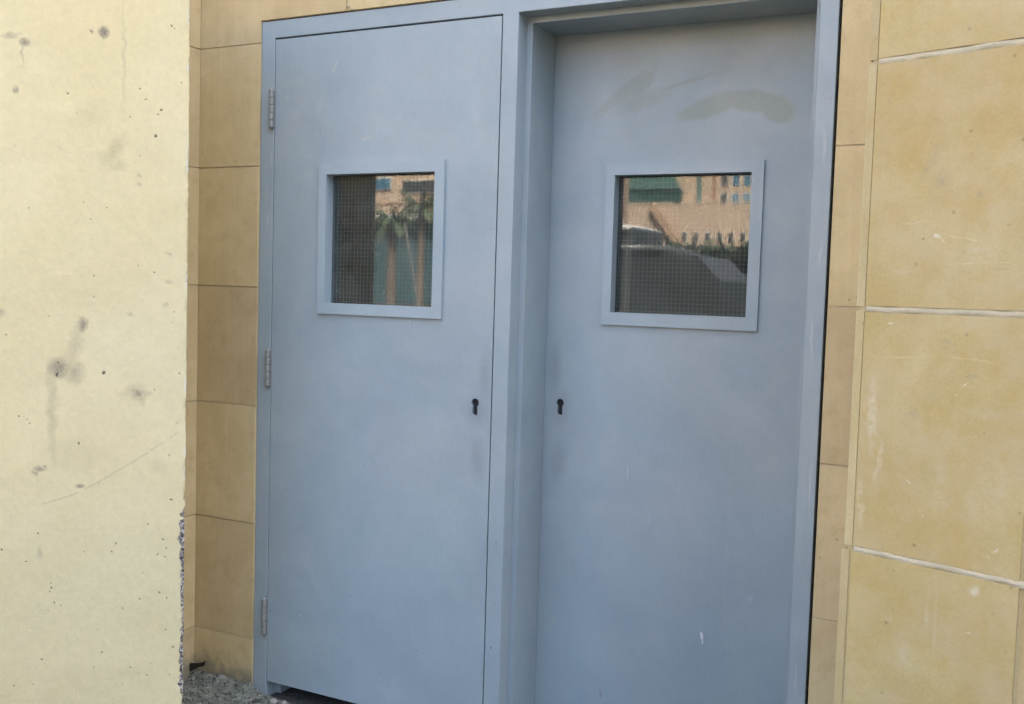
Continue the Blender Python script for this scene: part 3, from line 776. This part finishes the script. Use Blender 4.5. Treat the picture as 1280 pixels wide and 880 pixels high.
pebble(-0.845, -0.055, 0.000, 0.011, 'dark small pebble at the foot of the left frame post', simple('dark_pebble', (0.06, 0.055, 0.05), 0.9))
# torn black scrap poking out beside the plaster edge
bm = prism([(-1.152, 0.030), (-1.118, 0.052), (-1.095, 0.060), (-1.088, 0.078), (-1.100, 0.072), (-1.122, 0.064), (-1.155, 0.058)], -0.030, -0.024)
o = obj('black_scrap', bm, simple('black_plastic', (0.01, 0.01, 0.011), 0.5), bevel=0.001)
tag(o, 'torn scrap of black plastic lying against the wall foot beside the plaster edge', 'scrap')

# ------------------------------------------------------------------ what stands across the yard (seen mirrored in the door glass)
BEIGE = simple('beige_render', (0.38, 0.285, 0.21), 0.85, var=0.06, scale=0.6)
TEAL = simple('green_glass', (0.07, 0.135, 0.125), 0.25, var=0.15, scale=1.0)
BLUEW = simple('blue_glass', (0.05, 0.13, 0.20), 0.15, var=0.15, scale=1.0)
DARKW = simple('dark_window_glass', (0.035, 0.04, 0.045), 0.15)
PALE = simple('pale_trim', (0.78, 0.76, 0.70), 0.6, var=0.05)
fb = thing('office_building', 'large beige office block with rows of small windows, mirrored in the right door glass', 'building', (-34, -116, 0))
obj('wall', bx(-75, 10, -130, -111.5, -0.02, 24), BEIGE, fb)
obj('lower_wall', bx(-75, 10, -111.49, -110, -0.02, 11.7), BEIGE, fb)
for cx in (-33.9, -29.02, -27.7, -26.38, -25.05, -23.7, -22.4):
    if cx < -33: continue
    for zc in (12.4, 14.45, 16.5, 18.55):
        o = obj('window', bx(cx - 0.46, cx + 0.46, -111.46, -111.38, zc - 0.66, zc + 0.66), PALE, fb)
        obj('pane', bx(cx - 0.40, cx + 0.40, -111.40, -111.34, zc - 0.60, zc + 0.60), DARKW if cx < -28.5 else BLUEW, o)
obj('stair_window', bx(-32.3, -31.7, -111.46, -111.36, 11.9, 17.5), TEAL, fb)
obj('downpipe', bx(-30.3, -30.05, -111.48, -111.25, 11.75, 22), simple('rust_pipe', (0.22, 0.11, 0.06), 0.7), fb)
for i in range(9):
    cx = -34.4 + 1.355 * i
    o = obj('window', bx(cx - 0.33, cx + 0.33, -109.98, -109.90, 7.35, 8.5), PALE, fb)
    obj('pane', bx(cx - 0.28, cx + 0.28, -109.92, -109.86, 7.40, 8.45), DARKW, o)
obj('coping', bx(-75, 10, -111.48, -109.9, 11.72, 11.86), simple('coping_stone', (0.50, 0.40, 0.29), 0.8), fb)
gr = obj('glass_roof', prism([(-46, 13.5), (-34.1, 13.5), (-35.0, 15.4), (-46, 15.4)], -111.45, -110.6), TEAL, fb)
for i in range(14):
    cx = -45.5 + 0.86 * i
    obj('glazing', bx(cx - 0.38, cx + 0.38, -111.46, -110.9, 11.98, 13.45), simple('dark_green_glass', (0.02, 0.06, 0.055), 0.2) if i == 0 else bpy.data.materials['dark_green_glass'], fb)
obj('diagonal_band', prism([(-37.4, 11.3), (-36.6, 11.6), (-33.2, 7.2), (-34.2, 7.2)], -109.97, -109.2), simple('brown_band', (0.30, 0.20, 0.13), 0.85), fb)  # sloping brown band in front of the lower wall

lb = thing('shop_block', 'low beige block with a dark strip window and teal glass front, mirrored in left glass', 'building', (-34, -49, 0))
obj('wall', bx(-52, -20, -55, -45.2, -0.02, 12), BEIGE, lb)
obj('canopy', bx(-52, -20, -45.19, -44.2, 5.02, 5.25), PALE, lb)
for cx in (-31.0, -34.5, -38):
    o = obj('window', bx(cx - 0.62, cx + 0.62, -45.17, -45.10, 6.70, 7.40), PALE, lb)
    obj('pane', bx(cx - 0.58, cx + 0.58, -45.12, -45.06, 6.74, 7.36), BLUEW, o)
for x0 in (-29.6, -26.6, -23.6):
    o = obj('window', bx(x0, x0 + 2.7, -45.17, -45.10, 6.50, 7.22), PALE, lb)
    obj('pane', bx(x0 + .04, x0 + 2.66, -45.12, -45.06, 6.54, 7.18), DARKW, o)
obj('string_course', bx(-52, -20, -45.19, -45.08, 5.92, 6.0), simple('brown_trim', (0.28, 0.20, 0.14), 0.8), lb)
for i in range(12):
    x0 = -48 + 2.2 * i
    obj('shop_glass', bx(x0 + 0.05, x0 + 2.15, -45.18, -45.08, 0.3, 4.9), simple('shop_teal', (0.05, 0.09, 0.10), 0.2) if i == 0 else bpy.data.materials['shop_teal'], lb)

# palms
BARK = simple('palm_bark', (0.17, 0.13, 0.095), 0.9, var=0.3, scale=12, bump=0.5)
FROND = simple('palm_leaf', (0.06, 0.085, 0.035), 0.55, var=0.3, scale=8)
def frond_bm(L, droop, seed):
    rr_ = random.Random(seed)
    bm = bmesh.new()
    n = 16
    mid = []
    for i in range(n + 1):
        t0 = i / n
        mid.append(bm.verts.new((L * t0 * (1 - 0.18 * t0), 0, L * (0.42 * t0 - droop * t0 * t0))))
    for i in range(n):
        t0 = i / (n - 1)
        wd = L * 0.26 * math.sin(math.pi * min(1, 0.12 + t0 * 0.85)) * rr_.uniform(.85, 1.1)
        a_, b_ = mid[i], mid[i + 1]
        for sg in (-1, 1):
            c_ = bm.verts.new((a_.co.x + wd * 0.55, sg * wd, a_.co.z - wd * 0.55))
            bm.faces.new((a_, b_, c_))
    return bm
def palm(x, y, h, label, seed, crown=1.15):
    t = thing('palm_tree', label, 'palm tree', (x, y, -0.02), 'palms across the yard')
    bm = bmesh.new()
    n = 14
    for i in range(n):
        z0 = -0.02 + h * i / n; z1 = -0.02 + h * (i + 1) / n
        cyl(bm, (x, y, z0), (x, y, z1 + 0.02), 0.15 - 0.03 * i / n, 0.175 - 0.03 * i / n, 10)
    obj('trunk', bm, BARK, t)
    for i in range(22):
        a = i * 2.39996
        lev = i / 22
        bm = frond_bm(crown * random.uniform(.85, 1.1), 0.25 + 0.85 * lev, seed * 50 + i)
        obj('frond', bm, FROND, t, M=Matrix.Translation((x, y, h)) @ Matrix.Rotation(a, 4, 'Z') @ Matrix.Rotation(-0.5 + 0.9 * lev, 4, 'Y'))
palm(-16.28, -24.0, 3.35, 'palm with a thick brown trunk nearest the leaning pole', 1)
palm(-20.8, -33.0, 4.6, 'taller palm farther back before the shop front', 2, 1.4)
o = obj('leaning_pole', cyl(bmesh.new(), (-11.33, -18, -0.05), (-11.97, -18, 2.85), 0.030, 0.022, 10), simple('grey_pole_paint', (0.19, 0.185, 0.17), 0.6))
tag(o, 'slim pale pole leaning beside the palm', 'pole')

# hedge
LEAF = simple('hedge_leaf', (0.035, 0.055, 0.025), 0.6, var=0.4, scale=5)
hg = thing('hedge', 'clipped dark green hedge in front of the office block', 'hedge', (-3, -17.5, -0.02))
n = 9000
cpos = np.stack([rng.uniform(-9.5, 6, n), rng.uniform(-18.2, -17, n), rng.uniform(0, 2.25, n)], -1)
cpos[:, 2] = np.where(rng.random(n) < 0.45, 2.22 + rng.normal(0, 0.05, n), cpos[:, 2])
cpos[:, 1] = np.where(rng.random(n) < 0.6, -17.0 + rng.normal(0, 0.07, n), cpos[:, 1])
V = (cpos[:, None, :] + rng.normal(0, 0.075, (n, 3, 3))).reshape(-1, 3)
me = bpy.data.meshes.new('foliage'); me.from_pydata(V.tolist(), [], np.arange(3 * n).reshape(-1, 3).tolist())
o = link_mesh('foliage', me, LEAF, hg); o['kind'] = 'stuff'
obj('stems', bx(-9.4, 5.9, -18.05, -17.2, -0.02, 2.10), simple('hedge_stems', (0.02, 0.022, 0.014), 0.9), hg)

# unseen low wall added behind the camera to darken the lower doors
lw = thing('added_shade_wall', 'unseen low concrete wall added to shade the lower part of the doors', 'wall', (-2.6, -3.6, -0.02))
obj('shade_wall_body', bx(-6.6, 2.4, -3.74, -3.50, -0.02, 1.10), CONC, lw, bevel=0.008)
obj('coping', bx(-6.64, 2.44, -3.79, -3.45, 1.1004, 1.17), CONC, lw, bevel=0.012)

# vehicles
RUBBER = simple('tyre_rubber', (0.02, 0.02, 0.02), 0.85)
RIM = simple('alloy_rim', (0.45, 0.45, 0.45), 0.35, metal=0.8)
CGLASS = simple('car_glass', (0.035, 0.040, 0.042), 0.3)
LAMP = simple('lamp_lens', (0.55, 0.52, 0.48), 0.2)
TAIL = simple('tail_lens', (0.35, 0.02, 0.02), 0.25)
def vehicle(name, label, cat, x0, yn, L, W, prof, cabin, paint, roofmat, zwin):
    """side profile in (along, up); near side at y = yn, body reaches back to yn - W"""
    t = thing(name, label, cat, (x0 + L / 2, yn - W / 2, -0.02))
    obj('body', prism([(x0 + a * L, b) for a, b in prof], yn - W, yn), paint, t, bevel=0.06, seg=3)
    bm = bmesh.new()
    A = [bm.verts.new((x0 + a * L, yn - 0.03 - (b - zwin) * 0.14, b)) for a, b in cabin]
    B = [bm.verts.new((x0 + a * L, yn - W + 0.03 + (b - zwin) * 0.14, b)) for a, b in cabin]
    m_ = len(cabin)
    bm.faces.new(A); bm.faces.new(B[::-1])
    for i in range(m_): bm.faces.new([A[i], B[i], B[(i + 1) % m_], A[(i + 1) % m_]])
    cb = obj('cabin', bm, CGLASS, t, bevel=0.13, seg=5)
    top = max(b for _, b in cabin)
    tx = [a for a, b in cabin if b > top - 0.05]
    obj('roof', bx(x0 + min(tx) * L + 0.02, x0 + max(tx) * L - 0.02, yn - W + 0.10, yn - 0.10, top - 0.06, top + 0.025), roofmat, t, bevel=0.035, seg=3, smooth=True)
    for f in (0.40, 0.68):
        xx = x0 + f * L
        obj('pillar', prism([(xx, zwin), (xx + 0.09, zwin), (xx + 0.07, top), (xx + 0.01, top)], yn - 0.12, yn - 0.02), paint, cb)
    for a in (0.18, 0.80):
        for yy in (yn + 0.01, yn - W + 0.21):
            wh = obj('wheel', cyl(bmesh.new(), (x0 + a * L, yy, 0.33), (x0 + a * L, yy - 0.22, 0.33), 0.35, seg=24), RUBBER, t)
            obj('rim', cyl(bmesh.new(), (x0 + a * L, yy + 0.015, 0.33), (x0 + a * L, yy - 0.1, 0.33), 0.22, seg=18), RIM, wh)
    for yy in (yn - 0.25, yn - W + 0.25):
        obj('headlight', bx(x0 - 0.02, x0 + 0.06, yy - 0.15, yy + 0.15, 0.72, 0.88), LAMP, t, bevel=0.015)
        obj('tail_light', bx(x0 + L - 0.06, x0 + L + 0.02, yy - 0.09, yy + 0.09, 0.62, 0.92), TAIL, t, bevel=0.015)
    obj('side_trim', bx(x0 + 0.1 * L, x0 + 0.9 * L, yn - 0.02, yn + 0.015, 0.62, 0.70), PALE, t)
    return t
GREYCAR = simple('grey_car_paint', (0.10, 0.105, 0.108), 0.35, var=0.08, scale=2)
DKVAN = simple('dark_van_paint', (0.05, 0.07, 0.075), 0.35, var=0.08, scale=2)
suv_prof = [(0, 0.35), (1, 0.38), (1.0, 1.0), (0.98, 1.12), (0.33, 1.10), (0.03, 0.98), (0, 0.85)]
suv_cab = [(0.26, 1.08), (0.985, 1.08), (0.965, 1.52), (0.90, 1.80), (0.80, 1.88), (0.46, 1.90), (0.41, 1.84)]
vehicle('parked_car', 'grey parked estate car with dark windows close to the doorway', 'car', -5.75, -8.4, 4.1, 1.8, suv_prof, suv_cab, GREYCAR, GREYCAR, 1.08)
van_prof = [(0, 0.35), (1, 0.38), (1.0, 1.35), (0.25, 1.35), (0.03, 1.1), (0, 0.9)]
van_cab = [(0.12, 1.33), (1.0, 1.33), (0.985, 2.42), (0.97, 2.48), (0.32, 2.48), (0.26, 2.40)]
vehicle('parked_van', 'dark parked van with a white roof behind the grey car', 'van', -8.1, -13.2, 3.55, 1.9, van_prof, van_cab, DKVAN, PALE, 1.33)
